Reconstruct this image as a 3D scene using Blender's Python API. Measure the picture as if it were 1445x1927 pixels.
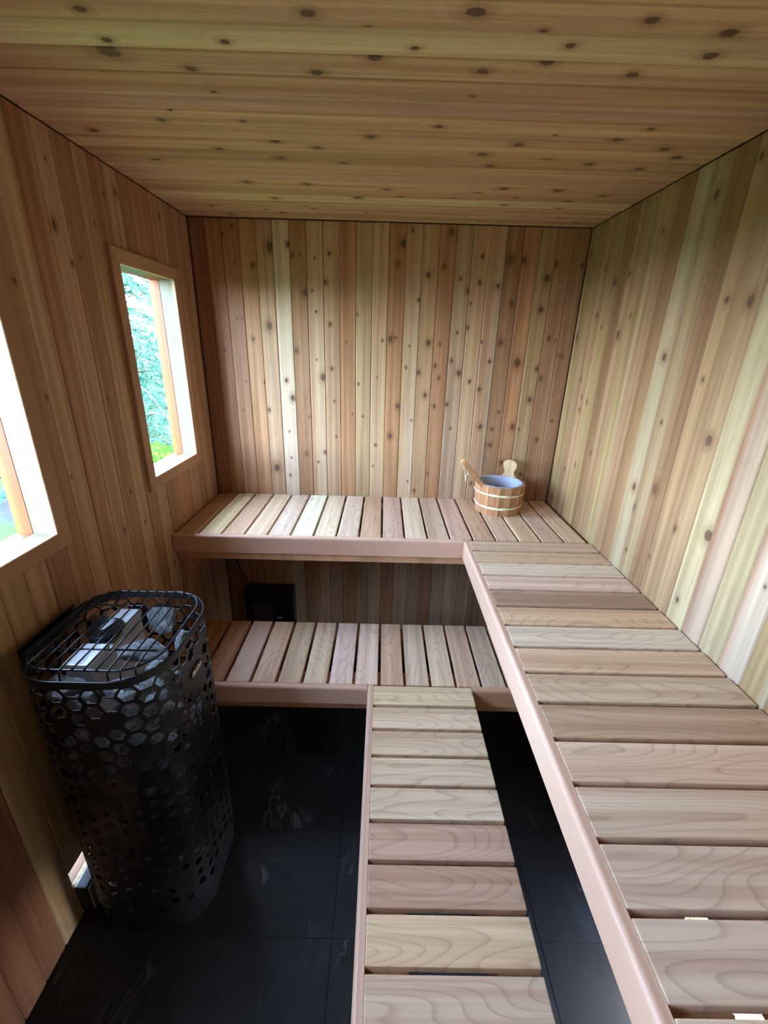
import bpy, bmesh, math, random
from mathutils import Vector, Matrix, noise

for o in list(bpy.data.objects):
    bpy.data.objects.remove(o)
SC = bpy.context.scene
COL = SC.collection

# ------------------------------------------------------------------ camera, sky, sun, exposure
W, D, H = 1.758, 2.208, 2.125          # room width (x), back wall (y), ceiling (z)
YF = -0.62                             # front wall, behind the camera
ZU, ZL = 0.8687, 0.4562                # bench heights
CAM_POS = (0.868, 0.0, 1.627)
YAW, PITCH, ROLL, FPX = -0.0082, -0.3664, -0.0276, 818.82
cam = bpy.data.cameras.new('camera')
cam.sensor_fit = 'HORIZONTAL'
cam.sensor_width = 36.0
cam.lens = FPX / 1445.0 * 36.0
cam.clip_start = 0.02
cam.clip_end = 200
camo = bpy.data.objects.new('camera', cam)
COL.objects.link(camo)
_m = (Matrix.Rotation(YAW, 3, 'Z') @ Matrix.Rotation(PITCH, 3, 'X') @ Matrix.Rotation(ROLL, 3, 'Y'))
_r = Matrix((_m.col[0], _m.col[2], -_m.col[1])).transposed()
camo.matrix_world = Matrix.Translation(CAM_POS) @ _r.to_4x4()
SC.camera = camo

wd = bpy.data.worlds.new('sky')
SC.world = wd
wd.use_nodes = True
_nt = wd.node_tree
_nt.nodes.clear()
_sky = _nt.nodes.new('ShaderNodeTexSky')
_sky.sky_type = 'NISHITA'
_sky.sun_disc = False
_sky.sun_elevation = math.radians(48)
_sky.sun_rotation = math.radians(75)
_sky.dust_density = 1.2
_bg = _nt.nodes.new('ShaderNodeBackground')
_bg.inputs['Strength'].default_value = 1.0
_out = _nt.nodes.new('ShaderNodeOutputWorld')
# clear sky seen through an even veil of thin high cloud
_veil = _nt.nodes.new('ShaderNodeVectorMath')
_veil.operation = 'MULTIPLY_ADD'
_veil.inputs[1].default_value = (0.45, 0.45, 0.45)
_veil.inputs[2].default_value = (1.35, 1.85, 2.75)
_nt.links.new(_sky.outputs[0], _veil.inputs[0])
_nt.links.new(_veil.outputs[0], _bg.inputs[0])
_nt.links.new(_bg.outputs[0], _out.inputs[0])

_s = bpy.data.lights.new('sun', 'SUN')
_s.energy = 0.15
_s.angle = math.radians(3)
_s.color = (1.0, 0.95, 0.86)
sun = bpy.data.objects.new('sun', _s)
COL.objects.link(sun)
# the sun stands high behind the right-hand wall, so it lights the garden but not the room
sun.rotation_euler = Vector((-0.60, 0.22, -0.77)).to_track_quat('-Z', 'Y').to_euler()

WIN = [(0.671, 1.055), (1.588, 1.972), (-0.246, 0.138)]   # y ranges of the openings; the third is unseen, added to light the near benches
WZ0, WZ1 = 1.137, 1.849
for _a, _b in WIN:
    _l = bpy.data.lights.new('window_portal', 'AREA')
    _l.shape = 'RECTANGLE'
    _l.size = WZ1 - WZ0
    _l.size_y = _b - _a
    _l.cycles.is_portal = True
    _o = bpy.data.objects.new('window_portal', _l)
    _o.location = (-0.10, (_a + _b) / 2, (WZ0 + WZ1) / 2)
    _o.rotation_euler = (0, math.radians(-90), 0)
    COL.objects.link(_o)
DOOR = (0.16, 0.82, 0.03, 1.95)                          # wooden door in the wall behind the camera

SC.view_settings.view_transform = 'Standard'
SC.view_settings.look = 'None'
SC.view_settings.exposure = 4.0
SC.view_settings.gamma = 1.0
SC.view_settings.use_curve_mapping = False
SC.cycles.use_denoising = True
SC.cycles.adaptive_threshold = 0.05
SC.cycles.adaptive_min_samples = 16
SC.cycles.diffuse_bounces = 6
SC.cycles.max_bounces = 9
SC.cycles.transparent_max_bounces = 16

# ------------------------------------------------------------------ helpers
def lin(r, g, b):
    f = lambda c: (c / 255 / 12.92) if c <= 10 else ((c / 255 + 0.055) / 1.055) ** 2.4
    return (f(r), f(g), f(b), 1.0)


def tag(o, label, cat=None, group=None, kind=None):
    o['label'] = label
    if cat:
        o['category'] = cat
    if group:
        o['group'] = group
    if kind:
        o['kind'] = kind
    return o


def link(name, mesh, mat=None, parent=None, loc=(0, 0, 0), rot=None):
    o = bpy.data.objects.new(name, mesh)
    COL.objects.link(o)
    o.location = loc
    if rot is not None:
        o.rotation_euler = rot
    if parent is not None:
        o.parent = parent
    if mat is not None and mesh is not None and len(mesh.materials) == 0:
        mesh.materials.append(mat)
    return o


def empty(name, loc=(0, 0, 0)):
    o = bpy.data.objects.new(name, None)
    o.empty_display_size = 0.05
    o.location = loc
    COL.objects.link(o)
    return o


def finish(bm, name, smooth=False):
    bmesh.ops.recalc_face_normals(bm, faces=bm.faces)
    me = bpy.data.meshes.new(name)
    bm.to_mesh(me)
    bm.free()
    if smooth:
        for p in me.polygons:
            p.use_smooth = True
    return me


def add_box(bm, x0, x1, y0, y1, z0, z1, bev=0.0):
    vs = [bm.verts.new((x, y, z)) for x in (x0, x1) for y in (y0, y1) for z in (z0, z1)]
    fs = [(0, 1, 3, 2), (4, 6, 7, 5), (0, 4, 5, 1), (2, 3, 7, 6), (0, 2, 6, 4), (1, 5, 7, 3)]
    faces = [bm.faces.new([vs[i] for i in f]) for f in fs]
    if bev:
        es = list({e for f in faces for e in f.edges})
        bmesh.ops.bevel(bm, geom=es, offset=bev, segments=2, profile=0.6, affect='EDGES')


def box_mesh(name, x0, x1, y0, y1, z0, z1, bev=0.0):
    bm = bmesh.new()
    add_box(bm, x0, x1, y0, y1, z0, z1, bev)
    return finish(bm, name)


def board(name, x0, x1, y0, y1, z0, z1, along, mat, parent, color, bev=0.002, up='Z'):
    """A board whose own y axis runs along the grain ('X','Y' or 'Z' in the world)."""
    c = ((x0 + x1) / 2, (y0 + y1) / 2, (z0 + z1) / 2)
    s = (x1 - x0, y1 - y0, z1 - z0)
    if along == 'Y':
        d = s
        rot = (0, 0, 0)
    elif along == 'X':
        d = (s[1], s[0], s[2])
        rot = (0, 0, -math.pi / 2)
    else:
        d = (s[0], s[2], s[1])
        rot = (math.pi / 2, 0, 0)
    me = box_mesh(name, -d[0] / 2, d[0] / 2, -d[1] / 2, d[1] / 2, -d[2] / 2, d[2] / 2, bev)
    o = link(name, me, mat, parent, c, rot)
    o.color = color
    return o


def tube(bm, pts, r, seg=8, caps=True, closed=False, r1=None):
    pts = [Vector(p) for p in pts]
    n = len(pts)
    rings = []
    prev = None
    for i, p in enumerate(pts):
        if closed:
            t = (pts[(i + 1) % n] - pts[i - 1]).normalized()
        else:
            t = (pts[min(i + 1, n - 1)] - pts[max(i - 1, 0)]).normalized()
        if prev is None:
            a = Vector((0, 0, 1)) if abs(t.z) < 0.9 else Vector((1, 0, 0))
            u = t.cross(a).normalized()
        else:
            u = (prev - t * prev.dot(t)).normalized()
        prev = u
        v = t.cross(u)
        rr = r if r1 is None else r + (r1 - r) * i / (n - 1)
        rings.append([bm.verts.new(p + (u * math.cos(k * 2 * math.pi / seg) + v * math.sin(k * 2 * math.pi / seg)) * rr) for k in range(seg)])
    for i in range(n if closed else n - 1):
        a, b = rings[i], rings[(i + 1) % n]
        for k in range(seg):
            bm.faces.new((a[k], a[(k + 1) % seg], b[(k + 1) % seg], b[k]))
    if caps and not closed:
        bm.faces.new(rings[0][::-1])
        bm.faces.new(rings[-1])


def tube_mesh(name, pts, r, seg=8, closed=False, r1=None):
    bm = bmesh.new()
    tube(bm, pts, r, seg, True, closed, r1)
    return finish(bm, name, True)


# ------------------------------------------------------------------ node helpers
class NT:
    def __init__(self, name):
        self.mat = bpy.data.materials.new(name)
        self.mat.use_nodes = True
        self.t = self.mat.node_tree
        self.t.nodes.clear()
        self.outn = self.t.nodes.new('ShaderNodeOutputMaterial')

    def n(self, typ, **kw):
        nd = self.t.nodes.new(typ)
        for k, v in kw.items():
            setattr(nd, k, v)
        return nd

    def put(self, sock, val):
        if hasattr(val, 'is_output') or isinstance(val, bpy.types.NodeSocket):
            self.t.links.new(val, sock)
        elif val is not None:
            sock.default_value = val

    def m(self, op, a, b=None, c=None, clamp=False):
        nd = self.n('ShaderNodeMath', operation=op, use_clamp=clamp)
        for i, v in enumerate((a, b, c)):
            if v is not None:
                self.put(nd.inputs[i], v)
        return nd.outputs[0]

    def v(self, op, a, b=None, scale=None):
        nd = self.n('ShaderNodeVectorMath', operation=op)
        self.put(nd.inputs[0], a)
        if b is not None:
            self.put(nd.inputs[1], b)
        if scale is not None:
            self.put(nd.inputs['Scale'], scale)
        return nd.outputs['Value'] if op in ('LENGTH', 'DOT_PRODUCT', 'DISTANCE') else nd.outputs[0]

    def noise(self, vec, scale=1.0, detail=2.0, rough=0.5, dist=0.0):
        nd = self.n('ShaderNodeTexNoise')
        self.put(nd.inputs['Vector'], vec)
        nd.inputs['Scale'].default_value = scale
        nd.inputs['Detail'].default_value = detail
        nd.inputs['Roughness'].default_value = rough
        nd.inputs['Distortion'].default_value = dist
        return nd.outputs[0]

    def mix(self, fac, a, b, mode='MIX'):
        nd = self.n('ShaderNodeMix', data_type='RGBA', blend_type=mode)
        self.put(nd.inputs[0], fac)
        self.put(nd.inputs[6], a)
        self.put(nd.inputs[7], b)
        return nd.outputs[2]

    def rng(self, val, a, b, c=0.0, d=1.0, smooth=True):
        nd = self.n('ShaderNodeMapRange', interpolation_type='SMOOTHSTEP' if smooth else 'LINEAR')
        self.put(nd.inputs[0], val)
        for i, x in enumerate((a, b, c, d)):
            self.put(nd.inputs[i + 1], x)
        return nd.outputs[0]

    def xyz(self, vec):
        nd = self.n('ShaderNodeSeparateXYZ')
        self.put(nd.inputs[0], vec)
        return nd.outputs

    def comb(self, x, y, z):
        nd = self.n('ShaderNodeCombineXYZ')
        for i, q in enumerate((x, y, z)):
            self.put(nd.inputs[i], q)
        return nd.outputs[0]

    def bsdf(self, color, rough=0.5, metal=0.0, spec=0.5, bump=None, bstr=0.1, bdist=0.002, coat=0.0):
        p = self.n('ShaderNodeBsdfPrincipled')
        self.put(p.inputs['Base Color'], color)
        self.put(p.inputs['Roughness'], rough)
        p.inputs['Metallic'].default_value = metal
        p.inputs['Specular IOR Level'].default_value = spec
        p.inputs['Coat Weight'].default_value = coat
        if bump is not None:
            b = self.n('ShaderNodeBump')
            b.inputs['Strength'].default_value = bstr
            b.inputs['Distance'].default_value = bdist
            self.put(b.inputs['Height'], bump)
            self.t.links.new(b.outputs[0], p.inputs['Normal'])
        self.t.links.new(p.outputs[0], self.outn.inputs[0])
        return self.mat


NK = 7


def wood(name, knots=0, rings=0.25, ringfreq=12.0, uscale=8.0, vscale=0.9, streak=0.35, rough=0.55, sap=False, fine=0.28, ringpow=4.0, fscale=190.0):
    """Cedar: colour from the object, grain along the object's own y axis, knots from the object's k0..k6 (u, v, -, 1/radius)."""
    T = NT(name)
    info = T.n('ShaderNodeObjectInfo')
    rnd = info.outputs['Random']
    base = info.outputs['Color']
    tc = T.n('ShaderNodeTexCoord').outputs['Object']
    u, v, w = T.xyz(tc)
    seed = T.m('MULTIPLY', rnd, 57.0)

    def streaks(us, vs, off, detail, rgh=0.55, uu=None):
        """2-D noise drawn out along the grain"""
        nd = T.n('ShaderNodeTexNoise', noise_dimensions='2D')
        ux = T.m('MULTIPLY_ADD', u if uu is None else uu, us, T.m('ADD', seed, off))
        T.put(nd.inputs['Vector'], T.comb(ux, T.m('MULTIPLY_ADD', v, vs, seed), 0.0))
        nd.inputs['Scale'].default_value = 1.0
        nd.inputs['Detail'].default_value = detail
        nd.inputs['Roughness'].default_value = rgh
        return nd.outputs[0]

    dm = None
    f = streaks(uscale, vscale, 9.3, 1.0, 0.4)
    if knots:
        pk = T.comb(u, T.m('MULTIPLY', v, 0.74), 0.0)
        for i in range(knots):
            at = T.n('ShaderNodeAttribute', attribute_type='OBJECT', attribute_name='k%d' % i)
            d = T.m('MULTIPLY', T.v('DISTANCE', pk, at.outputs['Vector']), at.outputs['Alpha'])
            dm = d if dm is None else T.m('MINIMUM', dm, d)
        f = T.m('ADD', f, T.rng(dm, 5.0, 0.5, 0.0, 0.16))
    s1 = streaks(36.0, 0.8, 0.0, 2.0, 0.6)
    s2 = streaks(fscale, fscale * 0.013, 3.0, 1.5, 0.65)
    if knots:
        dm2 = T.m('MULTIPLY_ADD', s2, 0.7, T.m('SUBTRACT', dm, 0.35))
    fr = T.m('FRACT', T.m('MULTIPLY', f, ringfreq))
    line = T.m('MULTIPLY', T.m('POWER', fr, ringpow), T.rng(fr, 0.93, 1.0, 1.0, 0.0, False))
    k = T.m('MULTIPLY_ADD', s1, streak * 2.2, 1.0 - streak * 1.1)
    k = T.m('MULTIPLY_ADD', T.m('SUBTRACT', s2, 0.5), fine, k)
    tint = T.mix(T.rng(s1, 0.35, 0.65, 0, 1, False), (0.90, 0.82, 0.76, 1), (1.05, 1.05, 1.02, 1))
    colr = T.v('SCALE', T.v('MULTIPLY', base, tint), scale=k)
    if sap:
        at = T.n('ShaderNodeAttribute', attribute_type='OBJECT', attribute_name='sap')
        a0, a1, st = T.xyz(at.outputs['Vector'])
        uw = T.m('MULTIPLY_ADD', T.m('SUBTRACT', f, 0.5), 0.04, u)
        mk = T.m('MULTIPLY', T.rng(uw, a0, a1), st)
        colr = T.mix(mk, colr, T.v('SCALE', (0.60, 0.51, 0.37), scale=k))
    dk = T.m('MULTIPLY', line, rings)
    colr = T.mix(dk, colr, T.v('MULTIPLY', colr, (0.42, 0.33, 0.28)))
    if knots:
        halo = T.m('MULTIPLY', T.rng(dm2, 2.8, 0.9), 0.55)
        colr = T.mix(halo, colr, T.v('MULTIPLY', colr, (0.55, 0.42, 0.34)))
        core = T.rng(dm2, 1.05, 0.7)
        kring = T.m('MULTIPLY_ADD', T.m('SINE', T.m('MULTIPLY', dm2, 13.0)), 0.14, 0.9)
        colr = T.mix(core, colr, T.v('SCALE', (0.13, 0.066, 0.036), scale=kring))
    return T.bsdf(colr, rough, spec=0.35)


def set_knots(o, ks, n):
    """ks: (u, v, radius) in the board's own frame"""
    for q in range(n):
        o['k%d' % q] = (ks[q][0], ks[q][1] * 0.74, 0.0, 1.0 / ks[q][2]) if q < len(ks) else (9.0, 9.0, 0.0, 50.0)


M = {}
M['plank'] = wood('knotty_cedar', NK, rings=0.15, ringfreq=11, uscale=7, vscale=0.7, streak=0.22, sap=True, fine=0.24)
M['slat'] = wood('clear_cedar', 0, rings=0.62, ringfreq=20, uscale=8, vscale=1.4, streak=0.12, rough=0.5, fine=0.14, ringpow=7.0)
M['fascia'] = wood('straight_cedar', 0, rings=0.18, ringfreq=5, uscale=20, vscale=0.25, streak=0.12, rough=0.45, fine=0.14)
M['trim'] = wood('trim_cedar', 2, rings=0.20, ringfreq=9, uscale=7, vscale=0.7, streak=0.22)
M['stave'] = wood('stave_wood', 0, rings=0.5, ringfreq=14, uscale=16, vscale=5, streak=0.22, rough=0.5)


def simple(name, col, rough=0.5, metal=0.0, spec=0.5, var=0.0, nscale=20.0, bstr=0.0, coat=0.0):
    T = NT(name)
    c = col
    bump = None
    if var or bstr:
        tc = T.n('ShaderNodeTexCoord').outputs['Object']
        nz = T.noise(tc, nscale, 4.0, 0.6)
        if var:
            c = T.mix(nz, tuple(x * (1 - var) for x in col[:3]) + (1,), tuple(min(1, x * (1 + var)) for x in col[:3]) + (1,))
        bump = nz if bstr else None
    return T.bsdf(c, rough, metal, spec, bump, bstr, 0.002, coat)


M['black_metal'] = simple('black_enamel', lin(15, 15, 17), 0.45, 0.0, 0.5, 0.15, 60)
M['black_wire'] = simple('black_wire', lin(26, 27, 30), 0.28, 0.6, 0.5, 0.1, 80)
M['steel'] = simple('brushed_steel', lin(222, 224, 228), 0.50, 0.45, 0.5, 0.05, 40)
M['cup'] = simple('dark_cast_metal', lin(48, 50, 55), 0.33, 0.7, 0.5, 0.1, 50)
M['white_paint'] = simple('white_lettering', lin(235, 235, 232), 0.5)
M['black_plastic'] = simple('black_plastic', lin(16, 16, 18), 0.45, 0, 0.5, 0.1, 60)
M['grey_label'] = simple('grey_label', lin(64, 54, 54), 0.5, 0, 0.4, 0.15, 40)
M['grey_box'] = simple('grey_plastic', lin(120, 118, 116), 0.5, 0, 0.4, 0.05, 40)
M['orange'] = wood('orange_stained_wood', 0, rings=0.25, ringfreq=9, uscale=10, vscale=1, streak=0.2)
M['liner'] = simple('grey_blue_liner', lin(176, 180, 196), 0.45, 0, 0.5, 0.06, 30)
M['band'] = simple('pale_willow_band', lin(226, 212, 168), 0.55, 0, 0.3, 0.10, 60, 0.15)
M['cord'] = simple('white_cord', lin(214, 206, 180), 0.8, 0, 0.2, 0.1, 300)
M['backing'] = simple('dark_backing_board', lin(60, 44, 32), 0.8, 0, 0.2, 0.1, 10)
M['siding'] = simple('outer_siding', lin(120, 84, 56), 0.7, 0, 0.3, 0.1, 6)

# stone
T = NT('grey_olivine_stone')
tc = T.n('ShaderNodeTexCoord').outputs['Object']
n1 = T.noise(tc, 2.6, 7.0, 0.68, 0.9)
n2 = T.noise(tc, 11.0, 4.0, 0.65, 0.5)
c = T.mix(T.rng(n1, 0.32, 0.68), lin(104, 107, 112), lin(232, 232, 230))
c = T.mix(T.rng(n2, 0.55, 0.75, 0, 0.5), c, lin(228, 228, 226))
M['stone'] = T.bsdf(c, 0.75, 0, 0.3, T.m('ADD', n1, T.m('MULTIPLY', n2, 0.5)), 1.0, 0.25)

# slate tile
T = NT('dark_slate_tile')
info = T.n('ShaderNodeObjectInfo')
tc = T.n('ShaderNodeTexCoord').outputs['Object']
p = T.v('ADD', tc, T.comb(T.m('MULTIPLY', info.outputs['Random'], 31.0), T.m('MULTIPLY', info.outputs['Random'], 17.0), 0.0))
n1 = T.noise(p, 3.2, 5.0, 0.6, 0.4)
px, py, pz = T.xyz(p)
vn = T.noise(T.comb(T.m('MULTIPLY', px, 4.2), T.m('MULTIPLY', py, 1.6), 0.0), 1.0, 4.0, 0.55, 0.8)
vein = T.rng(T.m('ABSOLUTE', T.m('SUBTRACT', vn, 0.5)), 0.012, 0.0)
vmask = T.rng(T.noise(p, 5.0, 2.0), 0.48, 0.7)
wide = T.rng(T.m('ABSOLUTE', T.m('SUBTRACT', vn, 0.56)), 0.06, 0.0)
fine = T.noise(p, 60.0, 3.0, 0.6)
c = T.mix(T.rng(n1, 0.3, 0.7), lin(16, 16, 18), lin(31, 30, 31))
c = T.mix(T.m('MULTIPLY', wide, T.m('MULTIPLY', vmask, 0.35)), c, lin(66, 66, 70))
c = T.mix(T.m('MULTIPLY', vein, T.m('MULTIPLY', vmask, 0.7)), c, lin(104, 104, 108))
M['tile'] = T.bsdf(c, T.rng(fine, 0.3, 0.7, 0.48, 0.62), 0, 0.32, T.m('ADD', n1, T.m('MULTIPLY', fine, 0.3)), 0.25, 0.002)
M['grout'] = simple('dark_grout', lin(34, 33, 33), 0.85, 0, 0.2, 0.1, 50)

# window glass: clear, with its faint reflection
T = NT('window_glass')
tr = T.n('ShaderNodeBsdfTransparent')
tr.inputs[0].default_value = (0.93, 0.96, 0.95, 1)
gl = T.n('ShaderNodeBsdfGlossy')
gl.inputs['Roughness'].default_value = 0.02
fz = T.n('ShaderNodeLayerWeight')
fz.inputs[0].default_value = 0.5
fac = T.m('ADD', 0.03, T.m('MULTIPLY', T.m('POWER', fz.outputs['Facing'], 5.0), 0.5))
ms = T.n('ShaderNodeMixShader')
T.t.links.new(fac, ms.inputs[0])
T.t.links.new(tr.outputs[0], ms.inputs[1])
T.t.links.new(gl.outputs[0], ms.inputs[2])
T.t.links.new(ms.outputs[0], T.outn.inputs[0])
M['glass'] = T.mat

# garden
T = NT('lawn')
tc = T.n('ShaderNodeTexCoord').outputs['Object']
g2 = T.noise(tc, 14.0, 4.0, 0.7)
c = T.mix(g2, lin(26, 52, 12), lin(48, 76, 24))
soil = T.mix(T.noise(tc, 9.0, 5.0, 0.75), lin(28, 28, 26), lin(62, 61, 58))
bed = T.v('DISTANCE', T.v('MULTIPLY', tc, (1.0, 1.0, 0.0)), (-2.7, 5.6, 0.0))      # stony bed round the nearest spruce
c = T.mix(T.rng(T.m('MULTIPLY_ADD', g2, 0.5, bed), 1.72, 1.5), c, soil)
M['lawn'] = T.bsdf(c, 0.9, 0, 0.1, g2, 0.6, 0.03)


def leafmat(name, a, b, scale=3.0):
    T = NT(name)
    tc = T.n('ShaderNodeTexCoord').outputs['Object']
    c = T.mix(T.rng(T.noise(tc, scale, 3.0, 0.6), 0.35, 0.65), a, b)
    df = T.n('ShaderNodeBsdfDiffuse')
    tl = T.n('ShaderNodeBsdfTranslucent')
    ms = T.n('ShaderNodeMixShader')
    ms.inputs[0].default_value = 0.3
    T.t.links.new(c, df.inputs[0])
    T.t.links.new(c, tl.inputs[0])
    T.t.links.new(df.outputs[0], ms.inputs[1])
    T.t.links.new(tl.outputs[0], ms.inputs[2])
    T.t.links.new(ms.outputs[0], T.outn.inputs[0])
    return T.mat


M['blue_needles'] = leafmat('blue_spruce_needles', lin(44, 82, 72), lin(88, 126, 106))
M['dark_needles'] = leafmat('green_spruce_needles', lin(34, 60, 44), lin(64, 92, 66))
M['green_leaves'] = leafmat('green_shrub_leaves', lin(36, 76, 16), lin(72, 112, 36))
M['bark'] = simple('grey_bark', lin(112, 98, 86), 0.9, 0, 0.1, 0.25, 12, 0.5)

# ------------------------------------------------------------------ wood colours
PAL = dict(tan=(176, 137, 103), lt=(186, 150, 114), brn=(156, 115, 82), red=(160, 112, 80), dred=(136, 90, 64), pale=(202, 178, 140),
           white=(216, 204, 178), olive=(170, 138, 98), grey=(174, 143, 112), pink=(184, 144, 120), org=(170, 122, 84), rust=(160, 104, 76))


def pal(key, rng=None, j=0.05):
    c = lin(*PAL[key])
    c = (c[0] * 0.97, c[1] * 1.01, c[2] * 1.07, 1.0)
    if rng is None:
        return c
    s = 1 + rng.uniform(-j, j)
    return (c[0] * s, c[1] * s * (1 + rng.uniform(-0.02, 0.02)), c[2] * s * (1 + rng.uniform(-0.04, 0.04)), 1)


# knots seen on the walls: back (x, z, radius), right and left (y, z, radius), ceiling (y, x, radius)
KB=[(0.352,2.017,0.0141),(0.327,1.697,0.013),(0.271,1.943,0.0075),(0.247,1.638,0.0066),(0.143,2.062,0.0053),(0.192,1.959,0.0033),(0.191,2.091,0.0058),(0.431,2.029,0.0084),(0.449,1.989,0.0074),(0.482,1.993,0.0037),(0.501,1.84,0.011),(0.546,1.979,0.0037),(0.532,1.85,0.0041),(0.548,1.762,0.0041),(0.612,1.999,0.0064),(0.593,1.885,0.0069),(0.611,1.71,0.0064),(0.449,1.591,0.0083),(0.736,1.756,0.0045),(0.686,1.634,0.0032),(0.856,1.646,0.0041),(0.894,1.655,0.0099),(0.108,1.585,0.0038),(0.18,1.725,0.0038),(0.202,1.724,0.003),(0.977,2.097,0.0055),(0.939,2.045,0.0115),(0.918,1.967,0.0064),(1.057,1.925,0.0091),(1.148,2.093,0.0093),(1.125,1.961,0.0069),(1.131,1.834,0.0041),(1.019,1.823,0.0064),(0.985,1.626,0.0036),(1.074,1.641,0.0091),(1.129,1.638,0.005),(1.203,1.914,0.0064),(1.293,2.006,0.007),(1.29,1.902,0.0065),(1.237,1.866,0.0064),(1.259,1.814,0.0037),(1.253,1.713,0.006),(1.206,1.69,0.0046),(1.325,1.652,0.0041),(1.374,1.89,0.0084),(1.416,1.653,0.0102),(1.418,1.997,0.0113),(1.447,1.819,0.008),(1.478,1.994,0.0104),(1.591,1.927,0.0105),(1.622,1.982,0.0082),(1.583,1.798,0.0095),(1.639,1.677,0.0067),(1.671,1.668,0.0034),(1.691,1.604,0.0048),(1.738,1.982,0.0059),(0.918,1.659,0.0041),(0.196,1.443,0.003),(0.173,1.305,0.003),(0.394,1.454,0.0069),(0.421,1.371,0.0102),(0.396,1.205,0.0038),(0.3,1.31,0.0066),(0.288,1.441,0.0047),(0.321,1.014,0.0135),(0.399,1.069,0.0038),(0.389,0.974,0.0048),(0.478,1.093,0.0075),(0.543,1.553,0.0032),(0.572,1.473,0.0119),(0.539,1.382,0.003),(0.553,1.2,0.003),(0.537,1.05,0.0042),(0.574,1.102,0.0061),(0.616,1.514,0.0059),(0.626,1.361,0.0041),(0.633,1.185,0.0042),(0.744,1.446,0.0045),(0.767,1.291,0.0041),(0.715,1.301,0.003),(0.835,1.478,0.0032),(0.833,1.147,0.0051),(0.822,1.037,0.0033),(0.905,1.195,0.0101),(0.499,1.282,0.0032),(0.016,1.498,0.0039),(0.973,1.528,0.0045),(1.036,1.507,0.0082),(1.072,1.401,0.0082),(0.939,1.344,0.0082),(1.112,1.54,0.0068),(1.135,1.484,0.0059),(1.121,1.349,0.0064),(1.182,1.359,0.0073),(1.229,1.509,0.0101),(1.189,1.565,0.0064),(1.284,1.471,0.0064),(1.336,1.436,0.0074),(1.372,1.566,0.0065),(1.36,1.254,0.0094),(1.444,1.329,0.0056),(1.419,1.322,0.0033),(1.421,1.243,0.0057),(1.421,1.162,0.0076),(1.395,1.16,0.0043),(1.507,1.563,0.0141),(1.523,1.258,0.0105),(1.557,1.246,0.0038),(1.59,1.393,0.0095),(1.603,1.539,0.0076),(1.63,1.495,0.0076),(1.656,1.195,0.0073),(1.717,1.292,0.0049),(1.717,1.598,0.0063),(1.211,1.241,0.0046),(1.135,1.144,0.003),(1.2,1.117,0.003),(1.109,1.002,0.0047),(1.005,0.957,0.0033),(1.143,0.945,0.0033),(1.042,0.906,0.0067),(1.597,1.012,0.0079),(1.491,1.071,0.0068),(1.342,0.954,0.0058),(1.01,1.277,0.0037)]
KR=[(1.413,2.031,0.0089),(1.471,1.614,0.0089),(1.638,1.993,0.0049),(1.26,1.76,0.0067),(1.178,1.75,0.0102),(1.179,1.406,0.0103),(1.268,1.559,0.0047),(1.35,1.213,0.0115),(1.464,1.184,0.0092),(1.442,1.118,0.0076),(1.212,1.132,0.0068),(1.082,1.167,0.0115),(1.119,0.941,0.0055),(1.403,1.419,0.0051),(1.42,0.959,0.0047),(1.29,0.998,0.0044),(1.737,1.75,0.0068),(1.797,1.685,0.0104),(2.011,1.766,0.0067),(1.802,1.891,0.0061),(2.176,1.686,0.0102),(2.183,2.024,0.0103),(2.051,1.503,0.0058),(2.012,1.43,0.0057),(2.013,1.374,0.0057),(1.953,1.417,0.0065),(1.948,1.717,0.0046),(1.825,1.218,0.0054),(1.956,1.134,0.0067),(2.006,1.94,0.0077),(1.905,1.879,0.011),(0.876,1.129,0.003),(1.277,2.071,0.0063),(2.052,1.089,0.006)]
KL=[(1.325,1.897,0.0094),(1.139,1.744,0.0054),(1.409,1.836,0.004),(1.366,1.816,0.0052),(1.151,1.479,0.0043),(1.069,1.42,0.0037),(1.406,1.449,0.0036),(1.432,1.129,0.0047),(1.357,1.016,0.0064),(1.486,0.994,0.0039),(1.171,1.26,0.003),(1.105,1.282,0.003),(2.142,1.826,0.0062),(2.164,1.67,0.0037),(2.199,1.351,0.0032),(2.244,1.494,0.0039),(1.746,0.934,0.0033),(1.793,0.895,0.0034),(2.005,0.924,0.0031),(1.446,0.832,0.004),(1.645,0.74,0.0055),(1.601,0.922,0.0031),(1.658,1.022,0.003),(1.722,1.081,0.0032),(1.344,2.044,0.0038),(1.583,2.032,0.0051),(1.654,2.059,0.0071),(1.51,1.943,0.0033),(1.749,2.037,0.003),(2.142,1.829,0.0053),(1.945,2.062,0.007)]
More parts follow.
